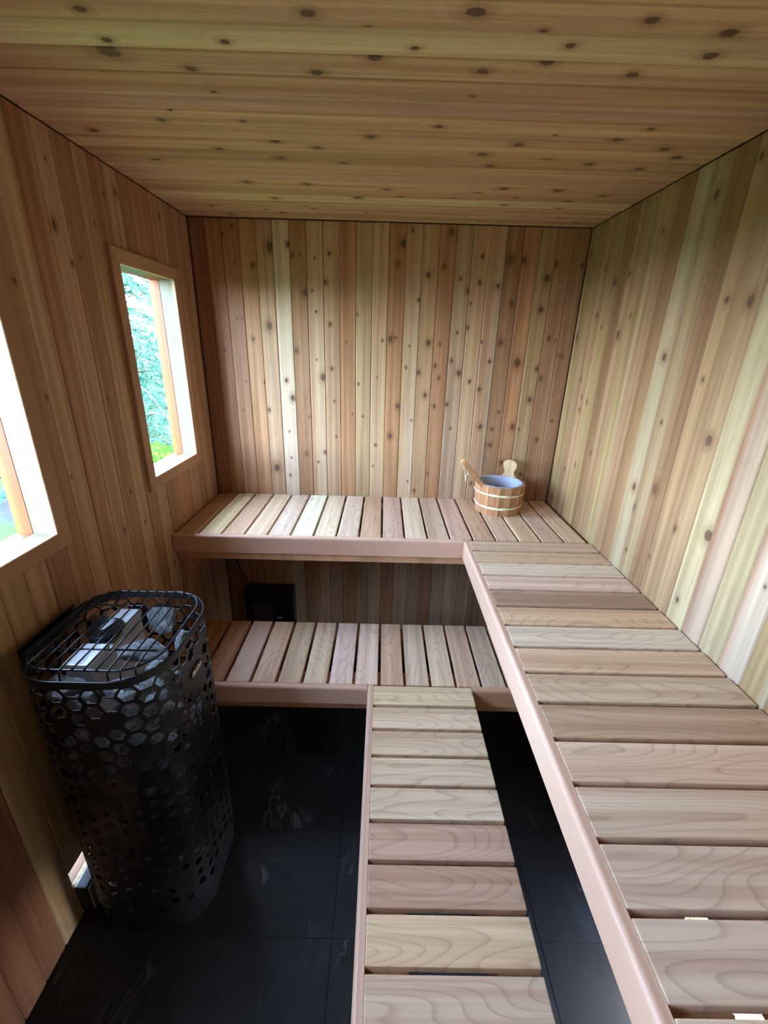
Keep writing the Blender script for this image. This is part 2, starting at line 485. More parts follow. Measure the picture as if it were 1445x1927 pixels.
KC=[(0.953,0.359,0.0063),(0.946,0.73,0.0073),(0.974,0.827,0.0037),(1.032,0.356,0.0057),(1.026,0.569,0.0054),(1.067,0.339,0.0122),(1.109,0.195,0.0063),(1.106,0.244,0.0052),(1.114,0.473,0.0068),(1.118,0.614,0.003),(1.082,0.711,0.003),(1.112,0.721,0.0074),(1.059,0.836,0.008),(1.197,0.487,0.0041),(1.331,0.311,0.0058),(1.28,0.355,0.003),(1.327,0.509,0.003),(1.401,0.102,0.0076),(1.389,0.819,0.0078),(0.93,1.0,0.0089),(0.97,1.121,0.0042),(0.936,1.284,0.0069),(0.959,1.426,0.0083),(1.027,0.909,0.0052),(1.006,1.181,0.0057),(1.021,1.438,0.0077),(1.056,1.157,0.0073),(1.091,1.044,0.0069),(1.086,1.332,0.0068),(1.113,1.467,0.0051),(1.18,1.04,0.003),(1.32,0.986,0.0059),(1.12,1.215,0.003),(1.077,1.586,0.0053),(1.492,0.393,0.0072),(1.434,0.563,0.0068),(1.544,0.552,0.0079),(1.466,0.671,0.0074),(1.573,0.736,0.0073),(1.582,0.173,0.0079),(1.758,0.394,0.0083),(1.787,0.291,0.0057),(1.76,0.592,0.0081),(1.925,0.447,0.0082),(1.89,0.755,0.0086),(1.795,0.862,0.0082),(1.744,0.948,0.0053),(1.869,0.914,0.0071),(2.042,0.17,0.0065),(2.046,0.572,0.0047),(2.165,0.212,0.0068),(2.111,0.435,0.0065),(2.085,0.783,0.0047),(2.081,0.374,0.0048),(2.012,0.542,0.0046),(1.324,0.511,0.0043),(1.76,0.111,0.0073),(1.409,1.205,0.0079),(1.476,1.124,0.0081),(1.553,1.163,0.0073),(1.498,1.31,0.006),(1.521,1.44,0.0075),(1.545,1.596,0.0078),(1.408,1.589,0.0079),(1.457,1.652,0.0089),(1.362,1.442,0.008),(1.347,1.279,0.0033),(1.751,1.437,0.0098),(1.747,1.254,0.0082),(1.802,1.174,0.0083),(1.794,1.605,0.0095),(1.861,1.515,0.006),(1.836,1.316,0.005),(1.923,1.299,0.0067),(1.863,1.099,0.005),(1.95,1.511,0.0077),(2.03,1.478,0.0048),(2.126,1.652,0.0051),(2.076,1.569,0.0049),(2.155,1.255,0.0049),(1.3,1.491,0.0056)]


KC = [(a, b, r * 1.45) for a, b, r in KC]
KB = [(a, b, r * 1.15) for a, b, r in KB]
KR = [(a, b, r * 1.2) for a, b, r in KR]
KL = [(a, b, r * 1.15) for a, b, r in KL]
PT = 0.014     # plank thickness
CH = 0.0032    # V-groove chamfer


def plank_mesh(pieces):
    """pieces: (ua, ub, va, vb, chamfer_left, chamfer_right) in the plank's own frame, face at z=0."""
    bm = bmesh.new()
    for ua, ub, va, vb, cl, cr in pieces:
        prof = [(ua, -PT)]
        if cl:
            prof += [(ua, -CH), (ua + CH, 0)]
        else:
            prof += [(ua, 0)]
        if cr:
            prof += [(ub - CH, 0), (ub, -CH)]
        else:
            prof += [(ub, 0)]
        prof += [(ub, -PT)]
        lo = [bm.verts.new((p[0], va, p[1])) for p in prof]
        hi = [bm.verts.new((p[0], vb, p[1])) for p in prof]
        n = len(prof)
        for i in range(n):
            bm.faces.new((lo[i], lo[(i + 1) % n], hi[(i + 1) % n], hi[i]))
        bm.faces.new(lo[::-1])
        bm.faces.new(hi)
    return finish(bm, 'plank')


FRAMES = {
    'back': (Matrix(((1, 0, 0), (0, 0, -1), (0, 1, 0))), 1, lambda a, b: (a, D, b)),
    'front': (Matrix(((-1, 0, 0), (0, 0, 1), (0, 1, 0))), -1, lambda a, b: (a, YF, b)),
    'right': (Matrix(((0, 0, -1), (-1, 0, 0), (0, 1, 0))), -1, lambda a, b: (W, a, b)),
    'left': (Matrix(((0, 0, 1), (1, 0, 0), (0, 1, 0))), 1, lambda a, b: (0, a, b)),
    'ceil': (Matrix(((0, 1, 0), (1, 0, 0), (0, 0, -1))), 1, lambda a, b: (b, a, H)),
}
_cache = {}


def lay_planks(side, parent, seams, b0, b1, holes, knots, colors, seed, sapd=None, tone=(1.0, 1.0, 1.0), sapp=0.14):
    rot, sg, pos = FRAMES[side]
    rng = random.Random(seed)
    eul = rot.to_euler()
    for i in range(len(seams) - 1):
        a0, a1 = seams[i] + 0.0004, seams[i + 1] - 0.0004
        if a1 - a0 < 0.012:
            continue
        ac, bc = (a0 + a1) / 2, (b0 + b1) / 2
        hw = (a1 - a0) / 2
        hl = (b1 - b0) / 2
        cut = [h for h in holes if h[0] < a1 - 0.0005 and h[1] > a0 + 0.0005]
        if cut:
            pcs = []
            ha = max(a0, min(h[0] for h in cut))
            hb = min(a1, max(h[1] for h in cut))
            spans = []
            zz = b0
            for h in sorted(cut, key=lambda q: q[2]):
                spans.append((zz, h[2]))
                zz = h[3]
            spans.append((zz, b1))
            for (s0, s1) in spans:
                if s1 - s0 > 0.003:
                    pcs.append((ha, hb, s0, s1, ha <= a0 + 1e-6, hb >= a1 - 1e-6))
            if ha > a0 + 1e-6:
                pcs.append((a0, ha, b0, b1, True, False))
            if hb < a1 - 1e-6:
                pcs.append((hb, a1, b0, b1, False, True))
            loc = []
            for p in pcs:
                ua, ub = (p[0] - ac) * sg, (p[1] - ac) * sg
                cl, cr = p[4], p[5]
                if ua > ub:
                    ua, ub, cl, cr = ub, ua, cr, cl
                loc.append((ua, ub, p[2] - bc, p[3] - bc, cl, cr))
            me = plank_mesh(loc)
        else:
            key = (round(hw, 4), round(hl, 4))
            if key not in _cache:
                _cache[key] = plank_mesh([(-hw, hw, -hl, hl, True, True)])
            me = _cache[key]
        o = link('plank', me, M['plank'], parent, Vector(pos(ac, bc)), eul)
        n = Vector(rot.col[2])
        o.location = Vector(o.location) + n * rng.uniform(-0.0006, 0.0006)
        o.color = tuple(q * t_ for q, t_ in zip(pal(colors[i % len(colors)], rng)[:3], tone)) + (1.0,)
        ks = [k for k in knots if a0 <= k[0] < a1]
        ks = sorted(ks, key=lambda k: -k[2])[:NK]
        set_knots(o, [(sg * (k[0] - ac), k[1] - bc, k[2]) for k in ks], NK)
        s = (sapd or {}).get(i)
        if s:
            o['sap'] = (s[0] * sg * hw, s[1] * sg * hw, s[2]) if sg > 0 else (s[1] * -hw, s[0] * -hw, s[2])
        elif rng.random() < sapp:
            e = rng.choice((-1, 1))
            o['sap'] = (e * hw * 0.35, e * hw * 1.3, rng.uniform(0.2, 0.45))
        else:
            o['sap'] = (5.0, 6.0, 0.0)


def seams_from(s0, pitch, lo, hi):
    k0 = math.floor((lo - s0) / pitch)
    out = [lo]
    k = k0
    while s0 + k * pitch < hi - 0.004:
        x = s0 + k * pitch
        if x > lo + 0.004:
            out.append(x)
        k += 1
    out.append(hi)
    return out


def shell_mesh(name, side_boxes):
    bm = bmesh.new()
    for b in side_boxes:
        add_box(bm, *b)
    return finish(bm, name)


# ------------------------------------------------------------------ floor
floor = link('floor', box_mesh('floor', -0.10, W + 0.10, YF - 0.10, D + 0.10, -0.12, -0.0015), M['grout'])
tag(floor, 'dark slate tiled floor of the sauna', kind='structure')
ty = [1.3525 + 0.305 * k for k in range(-8, 4)]
tx = [-0.463, 0.147, 0.757, 1.367, 1.977]
for j in range(len(ty) - 1):
    for i in range(len(tx) - 1):
        x0, x1 = max(tx[i], 0.001), min(tx[i + 1], W - 0.001)
        y0, y1 = max(ty[j], YF + 0.001), min(ty[j + 1], D - 0.001)
        if x1 - x0 < 0.01 or y1 - y0 < 0.01:
            continue
        hx, hy = (x1 - x0) / 2 - 0.001, (y1 - y0) / 2 - 0.001
        key = ('tile', round(hx, 4), round(hy, 4))
        if key not in _cache:
            bm = bmesh.new()
            add_box(bm, -hx, hx, -hy, hy, -0.008, 0.0, 0.0008)
            _cache[key] = finish(bm, 'tile')
        link('tile', _cache[key], M['tile'], floor, ((x0 + x1) / 2, (y0 + y1) / 2, 0))

# ------------------------------------------------------------------ walls and ceiling
WT = 0.10
JT = 0.018
holesL = [(a - JT, b + JT, WZ0 - JT, WZ1 + JT) for a, b in WIN] + [(0.803, 0.935, 0.124, 0.190)]
holesR = [(0.46, 0.74, 0.125, 0.345)]


def wall_boxes(x0, x1, holes):
    out = []
    ys = sorted({YF - WT, D + WT} | {h[0] for h in holes} | {h[1] for h in holes})
    for a, b in zip(ys[:-1], ys[1:]):
        zz = -0.12
        for h in sorted([h for h in holes if h[0] < (a + b) / 2 < h[1]], key=lambda q: q[2]):
            out.append((x0, x1, a, b, zz, h[2]))
            zz = h[3]
        out.append((x0, x1, a, b, zz, H + 0.12))
    return out


wl = link('wall_left', shell_mesh('wall_left', wall_boxes(-WT, -PT - 0.001, holesL)), M['siding'])
tag(wl, 'left cedar plank wall with the windows', kind='structure')
wr = link('wall_right', shell_mesh('wall_right', wall_boxes(W + PT + 0.001, W + WT, holesR)), M['siding'])
tag(wr, 'right cedar plank wall above the long bench', kind='structure')
wb = link('wall_back', box_mesh('wall_back', -PT, W + PT, D + PT + 0.001, D + WT, -0.12, H + 0.12), M['siding'])
tag(wb, 'back cedar plank wall behind the bucket', kind='structure')
_fy = (YF - WT, YF - PT - 0.001)
wf = link('wall_front', shell_mesh('wall_front', [(-PT, DOOR[0], *_fy, -0.12, H + 0.12), (DOOR[1], W + PT, *_fy, -0.12, H + 0.12), (DOOR[0], DOOR[1], *_fy, DOOR[3], H + 0.12), (DOOR[0], DOOR[1], *_fy, -0.12, DOOR[2])]), M['siding'])
tag(wf, 'cedar plank wall behind the viewer', kind='structure')
ce = link('ceiling', box_mesh('ceiling', -0.25, W + 0.25, YF - 0.25, D + 0.25, H + PT + 0.001, H + 0.16), M['siding'])
tag(ce, 'cedar plank ceiling', kind='structure')

backc = ['dred', 'red', 'red', 'org', 'tan', 'lt', 'brn', 'tan', 'tan', 'org', 'olive', 'lt', 'org', 'lt', 'tan', 'org',
         'grey', 'lt', 'tan', 'brn', 'org', 'olive', 'brn', 'brn']
lay_planks('back', wb, seams_from(0.068, 0.0737, 0.001, W - 0.001), 0.001, H - 0.004, [], KB, backc, 3,
           {5: (-3.0, -2.0, 0.42), 18: (0.2, 0.7, 0.35), 7: (-0.6, -0.3, 0.2), 13: (-0.1, 0.9, 0.3), 10: (5, 6, 0), 11: (5, 6, 0), 16: (5, 6, 0), 17: (5, 6, 0)}, (1.06, 1.04, 1.04))
sR = seams_from(0.998, 0.0745, YF + 0.001, D - 0.001)
cr = {}
for k, c in {-3: 'olive', -2: 'pink', -1: 'olive', 0: 'rust', 1: 'pale', 2: 'tan', 3: 'tan', 4: 'brn', 5: 'grey', 6: 'olive', 7: 'brn', 8: 'tan',
             9: 'olive', 10: 'tan', 11: 'brn', 12: 'olive', 13: 'tan', 14: 'tan', 15: 'olive', 16: 'tan'}.items():
    cr[k] = c
k0 = round((0.998 - sR[1]) / 0.0745)
rc = []
sapr = {}
for i in range(len(sR) - 1):
    k = i - 1 - k0
    rc.append(cr.get(k, ['tan', 'lt', 'brn', 'olive'][i % 4]))
    if k == 1:
        sapr[i] = (-1.2, -1.0, 0.95)
    elif k == 0:
        sapr[i] = (0.2, 1.1, 0.35)
    elif k == -2:
        sapr[i] = (0.3, 1.0, 0.4)
    elif k == 6:
        sapr[i] = (0.3, 1.1, 0.25)
    elif k == -1:
        sapr[i] = (0.5, 1.2, 0.2)
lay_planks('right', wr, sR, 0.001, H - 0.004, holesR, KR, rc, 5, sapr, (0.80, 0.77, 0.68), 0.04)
sL = seams_from(1.011, 0.0738, YF + 0.001, D - 0.001)
k0 = round((1.011 - sL[1]) / 0.0738)
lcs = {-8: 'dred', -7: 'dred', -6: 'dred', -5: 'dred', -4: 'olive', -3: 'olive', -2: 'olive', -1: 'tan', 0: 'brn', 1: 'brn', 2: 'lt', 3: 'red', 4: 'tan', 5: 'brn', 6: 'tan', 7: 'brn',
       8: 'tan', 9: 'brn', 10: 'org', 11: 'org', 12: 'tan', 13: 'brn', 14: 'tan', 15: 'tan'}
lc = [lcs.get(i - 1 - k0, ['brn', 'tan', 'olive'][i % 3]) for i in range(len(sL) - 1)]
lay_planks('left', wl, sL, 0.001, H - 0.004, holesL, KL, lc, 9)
sC = seams_from(1.053, 0.0752, YF + 0.001, D - 0.001)
k0 = round((1.053 - sC[1]) / 0.0752)
ccs = {-1: 'pale', 0: 'lt', 1: 'tan', 2: 'pink', 3: 'lt', 4: 'lt', 5: 'lt', 6: 'olive', 7: 'lt', 8: 'pink', 9: 'lt', 10: 'tan', 11: 'pale', 12: 'lt', 13: 'lt', 14: 'tan', 15: 'lt'}
cc = [ccs.get(i - 1 - k0, ['lt', 'tan', 'lt'][i % 3]) for i in range(len(sC) - 1)]
lay_planks('ceil', ce, sC, 0.001, W - 0.001, [], KC, cc, 12, None, (1.12, 1.12, 1.12))
lay_planks('front', wf, seams_from(0.068, 0.0737, 0.001 + PT, W - PT - 0.001), 0.001, H - 0.004, [DOOR], [], ['tan', 'brn', 'lt', 'olive', 'org'], 15)

# ------------------------------------------------------------------ windows
def mitred(name, parent, y0, y1, z0, z1, wd_, x0, x1, side, mat, color, loc):
    """one board of a mitred frame round the opening y0..y1, z0..z1; its own y axis runs along the board."""
    if side in ('bottom', 'top'):
        zi, zo = (z0, z0 - wd_) if side == 'bottom' else (z1, z1 + wd_)
        quad = [(y0, zi), (y1, zi), (y1 + wd_, zo), (y0 - wd_, zo)]
    else:
        yi, yo = (y0, y0 - wd_) if side == 'near' else (y1, y1 + wd_)
        quad = [(yi, z0), (yi, z1), (yo, z1 + wd_), (yo, z0 - wd_)]
    cy = sum(q[0] for q in quad) / 4
    cz = sum(q[1] for q in quad) / 4
    bm = bmesh.new()
    fr = []
    for x in (x0, x1):
        row = []
        for y, z in quad:
            a, b = y - cy, z - cz
            row.append(bm.verts.new((x, a, b) if side in ('bottom', 'top') else (x, b, -a)))
        fr.append(row)
    for i in range(4):
        bm.faces.new((fr[0][i], fr[0][(i + 1) % 4], fr[1][(i + 1) % 4], fr[1][i]))
    bm.faces.new(fr[0][::-1])
    bm.faces.new(fr[1])
    bmesh.ops.recalc_face_normals(bm, faces=bm.faces)
    es = [e for e in bm.edges if all(abs(v.co.x - x1) < 1e-6 for v in e.verts)]
    bmesh.ops.bevel(bm, geom=es, offset=0.0016, segments=1, affect='EDGES')
    o = link(name, finish(bm, name), mat, parent, (-loc[0], cy - loc[1], cz - loc[2]), (0, 0, 0) if side in ('bottom', 'top') else (math.pi / 2, 0, 0))
    o.color = color
    return o


wrng = random.Random(4)
for wi, (y0, y1) in enumerate(WIN):
    root = empty('window_%d' % (wi + 1), (0, (y0 + y1) / 2, WZ0))
    tag(root, ['narrow window nearest the heater, cut by the left edge, with cedar casing', 'tall narrow window near the back corner with cedar casing',
               'unseen narrow window added beside the viewer to light the near benches'][wi], kind='structure')
    L = root.location
    for sd in ('bottom', 'top', 'near', 'far'):
        o = mitred('casing', root, y0, y1, WZ0, WZ1, 0.046, 0.0006, 0.013, sd, M['trim'], pal('tan', wrng), L)
        set_knots(o, [], 2)
    for nm, xa, xb, colr, mt in (('jamb', -0.050, 0.0125, lin(104, 96, 74), M['trim']), ('sash', -0.092, -0.052, lin(138, 62, 14), M['orange'])):
        for sd in ('bottom', 'top', 'near', 'far'):
            if sd in ('bottom', 'top'):
                za, zb = (WZ0 - JT, WZ0) if sd == 'bottom' else (WZ1, WZ1 + JT)
                ya, yb = y0 - JT, y1 + JT
                al = 'Y'
            else:
                ya, yb = (y0 - JT, y0) if sd == 'near' else (y1, y1 + JT)
                za, zb = WZ0, WZ1
                al = 'Z'
            o = board(nm, xa, min(xb, 0.0004), ya - L[1], yb - L[1], za - L[2], zb - L[2], al, mt, root, colr, 0.0)
            set_knots(o, [(0.0, 0.13, 0.005)] if (nm == 'jamb' and sd == 'far') else [], 2)
    link('pane', box_mesh('pane', -0.078, -0.074, y0 - 0.004 - L[1], y1 + 0.004 - L[1], -0.004, WZ1 - WZ0 + 0.004), M['glass'], root)

dr = tag(empty('door_1', (DOOR[0], YF, DOOR[2])), 'wooden door in the wall behind the viewer', kind='structure')
_w, _h = DOOR[1] - DOOR[0], DOOR[3] - DOOR[2]
for nm, b in (('stile', (0.002, 0.060, 0.002, _h - 0.002)), ('stile', (_w - 0.060, _w - 0.002, 0.002, _h - 0.002)), ('rail', (0.061, _w - 0.061, 0.002, 0.080)), ('rail', (0.061, _w - 0.061, _h - 0.080, _h - 0.002))):
    o = board(nm, b[0], b[1], -0.06, -0.02, b[2], b[3], 'Z' if nm == 'stile' else 'X', M['trim'], dr, pal('tan'))
    set_knots(o, [], 2)
for q in range(7):
    o = board('panel_board', 0.061 + q * (_w - 0.122) / 7, 0.061 + (q + 1) * (_w - 0.122) / 7 - 0.001, -0.052, -0.030, 0.078, _h - 0.078, 'Z', M['trim'], dr, pal('brn'))
    set_knots(o, [], 2)

# ------------------------------------------------------------------ benches
SLT = 0.021
slat_pal = [(206, 176, 150), (196, 160, 134), (214, 190, 164), (200, 170, 148), (190, 152, 126), (210, 182, 152), (204, 168, 150)]


def slat(parent, x0, x1, y0, y1, ztop, along, rng, color=None):
    c = color or slat_pal[rng.randrange(len(slat_pal))]
    j = 1 + rng.uniform(-0.03, 0.03)
    c = lin(*[min(v * j * q_ + 8, 240) for v, q_ in zip(c, (1.0, 0.985, 0.945))])
    return board('slat', x0, x1, y0, y1, ztop - SLT, ztop, along, M['slat'], parent, c, 0.0028)


def fascia(parent, x0, x1, y0, y1, z0, z1, along, front, color):
    """nosing board with a rounded top outer edge; front: '-y' or '-x' is the face to the room."""
    r = 0.010
    t = (y1 - y0) if front == '-y' else (x1 - x0)
    h = z1 - z0
    ln = (x1 - x0) if front == '-y' else (y1 - y0)
    prof = [(t / 2, -h / 2), (t / 2, h / 2)]
    for k in range(7):
        a = math.radians(90 + 90 * k / 6)
        prof.append((-t / 2 + r + r * math.cos(a), h / 2 - r + r * math.sin(a)))
    for k in range(4):
        a = math.radians(180 + 90 * k / 3)
        q = 0.003
        prof.append((-t / 2 + q + q * math.cos(a), -h / 2 + q + q * math.sin(a)))
    bm = bmesh.new()
    A = [bm.verts.new((p[0], -ln / 2, p[1])) for p in prof]
    B = [bm.verts.new((p[0], ln / 2, p[1])) for p in prof]
    n = len(prof)
    for i in range(n):
        bm.faces.new((A[i], A[(i + 1) % n], B[(i + 1) % n], B[i]))
    bm.faces.new(A[::-1])
    bm.faces.new(B)
    me = finish(bm, 'fascia')
    o = link('fascia', me, M['fascia'], parent, ((x0 + x1) / 2, (y0 + y1) / 2, (z0 + z1) / 2), (0, 0, 0) if front == '-x' else (0, 0, math.pi / 2))
    o.color = color
    return o


YB = -0.40     # near end of the long benches, behind the camera
RAILC = lin(186, 138, 102)
FASC = lin(206, 165, 140)
rg = random.Random(21)
ub = tag(empty('upper_bench'), 'upper slatted cedar bench along the back wall carrying the bucket', 'bench')
cols = [(176, 138, 110), (206, 182, 146), (190, 154, 128), (206, 178, 150), (204, 178, 160), (222, 214, 190), (206, 182, 156), (204, 180, 158)]
for i in range(18):
    xr_ = 0.098 + 0.0966 * i
    slat(ub, max(xr_ - 0.087, 0.004), xr_ if i else 0.098, 1.6765, D - 0.004, ZU, 'Y', rg, cols[i] if i < len(cols) else None)
fascia(ub, 0.003, 1.2190, 1.6545, 1.6760, 0.789, ZU - 0.001, 'X', '-y', FASC)
for ya, yb, zb in ((1.6765, 1.7655, 0.750), (2.075, 2.164, 0.775)):
    board('rail', 0.003, W - 0.003 if ya > 2 else 1.2405, ya, yb, zb, ZU - SLT - 0.0005, 'X', M['slat'], ub, RAILC)
board('cleat', 0.001, 0.040, 1.70, 2.204, 0.664, 0.7495, 'Y', M['slat'], ub, RAILC, 0.004)
ur = tag(empty('upper_bench'), 'long upper slatted cedar bench along the right wall', 'bench')
i = 0
y = 1.5800
cols = [(200, 168, 146), (196, 166, 138), (210, 186, 166), (204, 174, 156), (164, 132, 110), (196, 160, 132), (208, 184, 164), (190, 156, 130), (190, 160, 134),
        (172, 138, 114), (194, 160, 138), (190, 160, 138), (192, 162, 142), (186, 156, 138)]
while y > YB + 0.01:
    slat(ur, 1.2415, 1.7545, y, y + (0.085 if i == 0 else 0.0885), ZU, 'X', rg, cols[i] if i < len(cols) else None)
    i += 1
    y = 1.5800 - 0.0994 * i - (0.001 if i > 1 else 0.0025 * i)
fascia(ur, 1.2192, 1.2410, YB, 1.6758, 0.789, ZU - 0.001, 'Y', '-x', FASC)
for xa, xb in ((1.2412, 1.3300), (1.4120, 1.5000), (1.6650, 1.7540)):
    board('rail', xa, xb, YB + 0.002, 1.6760, 0.750 if xa < 1.3 else 0.775, ZU - SLT - 0.0005, 'Y', M['slat'], ur, RAILC)
for yy in (YB + 0.01, ):
    for xa in (1.245, 1.665):
        board('leg', xa, xa + 0.085, yy, yy + 0.04, 0.001, 0.7495, 'Z', M['slat'], ur, RAILC)

lb = tag(empty('lower_bench'), 'lower slatted cedar step bench in front of the black control box', 'bench')
cols = [(160, 112, 76), (158, 110, 74), (160, 112, 76), (198, 164, 146), (196, 160, 132), (188, 156, 128), (196, 166, 140), (208, 176, 164), (204, 172, 156)]  # first three slats browner: the heater's shade is put into their colour
for i in range(18):
    xr_ = 0.111 + 0.0952 * i
    if xr_ > 1.70:
        break
    slat(lb, max(xr_ - 0.0842, 0.004), xr_, 1.2725, 1.647, ZL, 'Y', rg, cols[i] if i < len(cols) else None)
fascia(lb, 0.003, 0.8358, 1.2505, 1.2720, 0.380, ZL - 0.001, 'X', '-y', FASC)
fascia(lb, 1.2190, 1.700, 1.2505, 1.2720, 0.380, ZL - 0.001, 'X', '-y', lin(200, 150, 118))
for ya, yb, zb in ((1.2725, 1.3605, 0.338), (1.556, 1.645, 0.338)):
    board('rail', 0.003, 1.700, ya, yb, zb, ZL - SLT - 0.0005, 'X', M['slat'], lb, RAILC)
for xa in (0.01, 1.655):
    for ya in (1.276, 1.60):
        board('leg', xa, xa + 0.04, ya, ya + 0.04, 0.001, 0.3375, 'Z', M['slat'], lb, RAILC)
lr = tag(empty('lower_bench'), 'lower slatted cedar step bench running towards the viewer between two gaps of floor', 'bench')
i = 0
fronts = [1.178, 1.0775, 0.979, 0.8815, 0.785, 0.687, 0.589, 0.491]
cols = [(204, 178, 144), (204, 174, 146), (200, 168, 140), (204, 174, 146), (204, 176, 150), (172, 134, 112), (174, 136, 112), (200, 166, 134), (196, 164, 140)]
while True:
    y = fronts[i] if i < len(fronts) else 0.491 - 0.098 * (i - 7)
    if y < YB:
        break
    slat(lr, 0.8585, 1.2177, y, y + 0.0870, ZL, 'X', rg, cols[i] if i < len(cols) else None)
    i += 1
fascia(lr, 0.8360, 0.8580, YB, 1.2715, 0.380, ZL - 0.001, 'Y', '-x', FASC)
for xa, xb in ((0.8585, 0.9480), (1.1290, 1.2170)):
    board('rail', xa, xb, YB + 0.002, 1.2500, 0.338, ZL - SLT - 0.0005, 'Y', M['slat'], lr, RAILC)
for ya in (YB + 0.01, 1.20):
    for xa in (0.875, 1.165):
        board('leg', xa, xa + 0.04, ya, ya + 0.04, 0.001, 0.3375, 'Z', M['slat'], lr, RAILC)

# ------------------------------------------------------------------ control box under the upper bench
cb = tag(empty('control_box', (0.245, D, 0.06)), 'black heater control box on the back wall under the upper bench', 'control box')
link('case', box_mesh('case', -0.138, 0.138, -0.085, -0.001, 0.0, 0.262, 0.008), M['black_plastic'], cb)
link('cover', box_mesh('cover', -0.120, 0.120, -0.091, -0.0845, 0.015, 0.245, 0.004), M['black_plastic'], cb)
link('label_plate', box_mesh('label_plate', -0.090, 0.015, -0.0925, -0.0905, 0.075, 0.175, 0.0005), M['grey_label'], cb)
link('logo_strip', box_mesh('logo_strip', 0.045, 0.072, -0.0925, -0.0905, 0.086, 0.092), M['white_paint'], cb)
cable = link('power_cable', tube_mesh('power_cable', [(0.120, D - 0.030, 0.323), (0.112, D - 0.022, 0.36), (0.082, D - 0.012, 0.40), (0.062, D - 0.008, 0.46), (0.058, D - 0.006, 0.56), (0.060, D - 0.006, 0.70), (0.060, D - 0.006, 0.77)], 0.0045), M['black_plastic'])
tag(cable, 'thin dark cable rising up the back wall from the control box', 'cable')

# ------------------------------------------------------------------ heater
HX, HY, HA, HB, HR = 0.214, 0.928, 0.174, 0.186, 0.120
ZR = 0.930


def plan(n, inset=0.0):
    """points and outward normals of the rounded-square plan, evenly spaced, starting mid right side."""
    a, b, r = HA - inset, HB - inset, max(HR - inset, 0.01)
    segs = []
    for cx, cy, t0 in ((a - r, b - r, 0), (-(a - r), b - r, 90), (-(a - r), -(b - r), 180), (a - r, -(b - r), 270)):
        for k in range(25):
            t = math.radians(t0 + 90 * k / 24)
            segs.append((cx + r * math.cos(t), cy + r * math.sin(t)))
    segs.append(segs[0])
    d = [0.0]
    for p, q in zip(segs[:-1], segs[1:]):
        d.append(d[-1] + math.hypot(q[0] - p[0], q[1] - p[1]))
    tot = d[-1]
    return segs, d, tot


_segs, _d, PER = plan(0)


def on_plan(s, off=0.0):
    s = s % PER
    lo, hi = 0, len(_d) - 1
    while hi - lo > 1:
        m = (lo + hi) // 2
        if _d[m] <= s:
            lo = m
        else:
            hi = m
    p, q = _segs[lo], _segs[hi]
    ll = max(_d[hi] - _d[lo], 1e-9)
    t = (s - _d[lo]) / ll
    x, y = p[0] + (q[0] - p[0]) * t, p[1] + (q[1] - p[1]) * t
    nx, ny = (q[1] - p[1]) / ll, -(q[0] - p[0]) / ll
    return x + nx * off, y + ny * off


heater = tag(empty('sauna_heater', (HX, HY, 0)), 'tall black sauna heater with hexagon-perforated shell full of stones', 'sauna heater')
bm = bmesh.new()
NCOL = 32
ca = PER / NCOL / 1.5                  # circumradius of one cell
rowh = math.sqrt(3) * ca
Z0H = 0.105
NROW = int((ZR - 0.018 - Z0H) / rowh)
rowh = (ZR - 0.018 - Z0H) / (NROW + 0.5)
hrng = random.Random(8)
vc = {}


def V(s, z, off=0.0):
    key = (round((s % PER) * 20000) % round(PER * 20000), round(z * 20000))
    if key not in vc:
        x, y = on_plan(s)
        vc[key] = bm.verts.new((x, y, z))
    return vc[key]


hexa = [(1, 0), (0.5, 0.5), (-0.5, 0.5), (-1, 0), (-0.5, -0.5), (0.5, -0.5)]
for c in range(NCOL):
    for r in range(NROW + (1 if c % 2 else 0)):
        s = c * 1.5 * ca
        z = Z0H + rowh * (r + (0 if c % 2 else 0.5))
        z = min(max(z, Z0H), ZR - 0.018)
        outer = []
        for hx, hz in hexa:
            outer.append((s + hx * ca, min(max(z + hz * rowh, Z0H), ZR - 0.018)))
        full = Z0H + 0.3 * rowh < z < ZR - 0.018 - 0.3 * rowh
        h = (z - Z0H) / (ZR - Z0H)
        k = 0.50 + 0.32 * min(1, max(0, (h - 0.35) / 0.5)) + hrng.uniform(-0.12, 0.06)
        solid = hrng.random() < (0.12 if h > 0.75 else 0.20)
        px, py = on_plan(s)
        if px > HA - 0.004 and abs(py) < 0.075 and 0.77 < z < 0.86:
            solid = abs(py - 0.0) < 0.055 or solid
        ov = [V(*p) for p in outer]
        ovu = []
        for v_ in ov:
            if v_ not in ovu:
                ovu.append(v_)
        if len(ovu) < 3:
            continue
        try:
            if not full or solid:
                bm.faces.new(ovu)
            else:
                inn = []
                for hx, hz in hexa:
                    x, y = on_plan(s + hx * ca * k)
                    inn.append(bm.verts.new((x, y, z + hz * rowh * k)))
                for q in range(6):
                    bm.faces.new((ov[q], ov[(q + 1) % 6], inn[(q + 1) % 6], inn[q]))
        except ValueError:
            pass
me = finish(bm, 'perforated_shell')
sh = link('perforated_shell', me, M['black_metal'], heater)
md = sh.modifiers.new('thickness', 'SOLIDIFY')
md.thickness = 0.0018
md.offset = -1


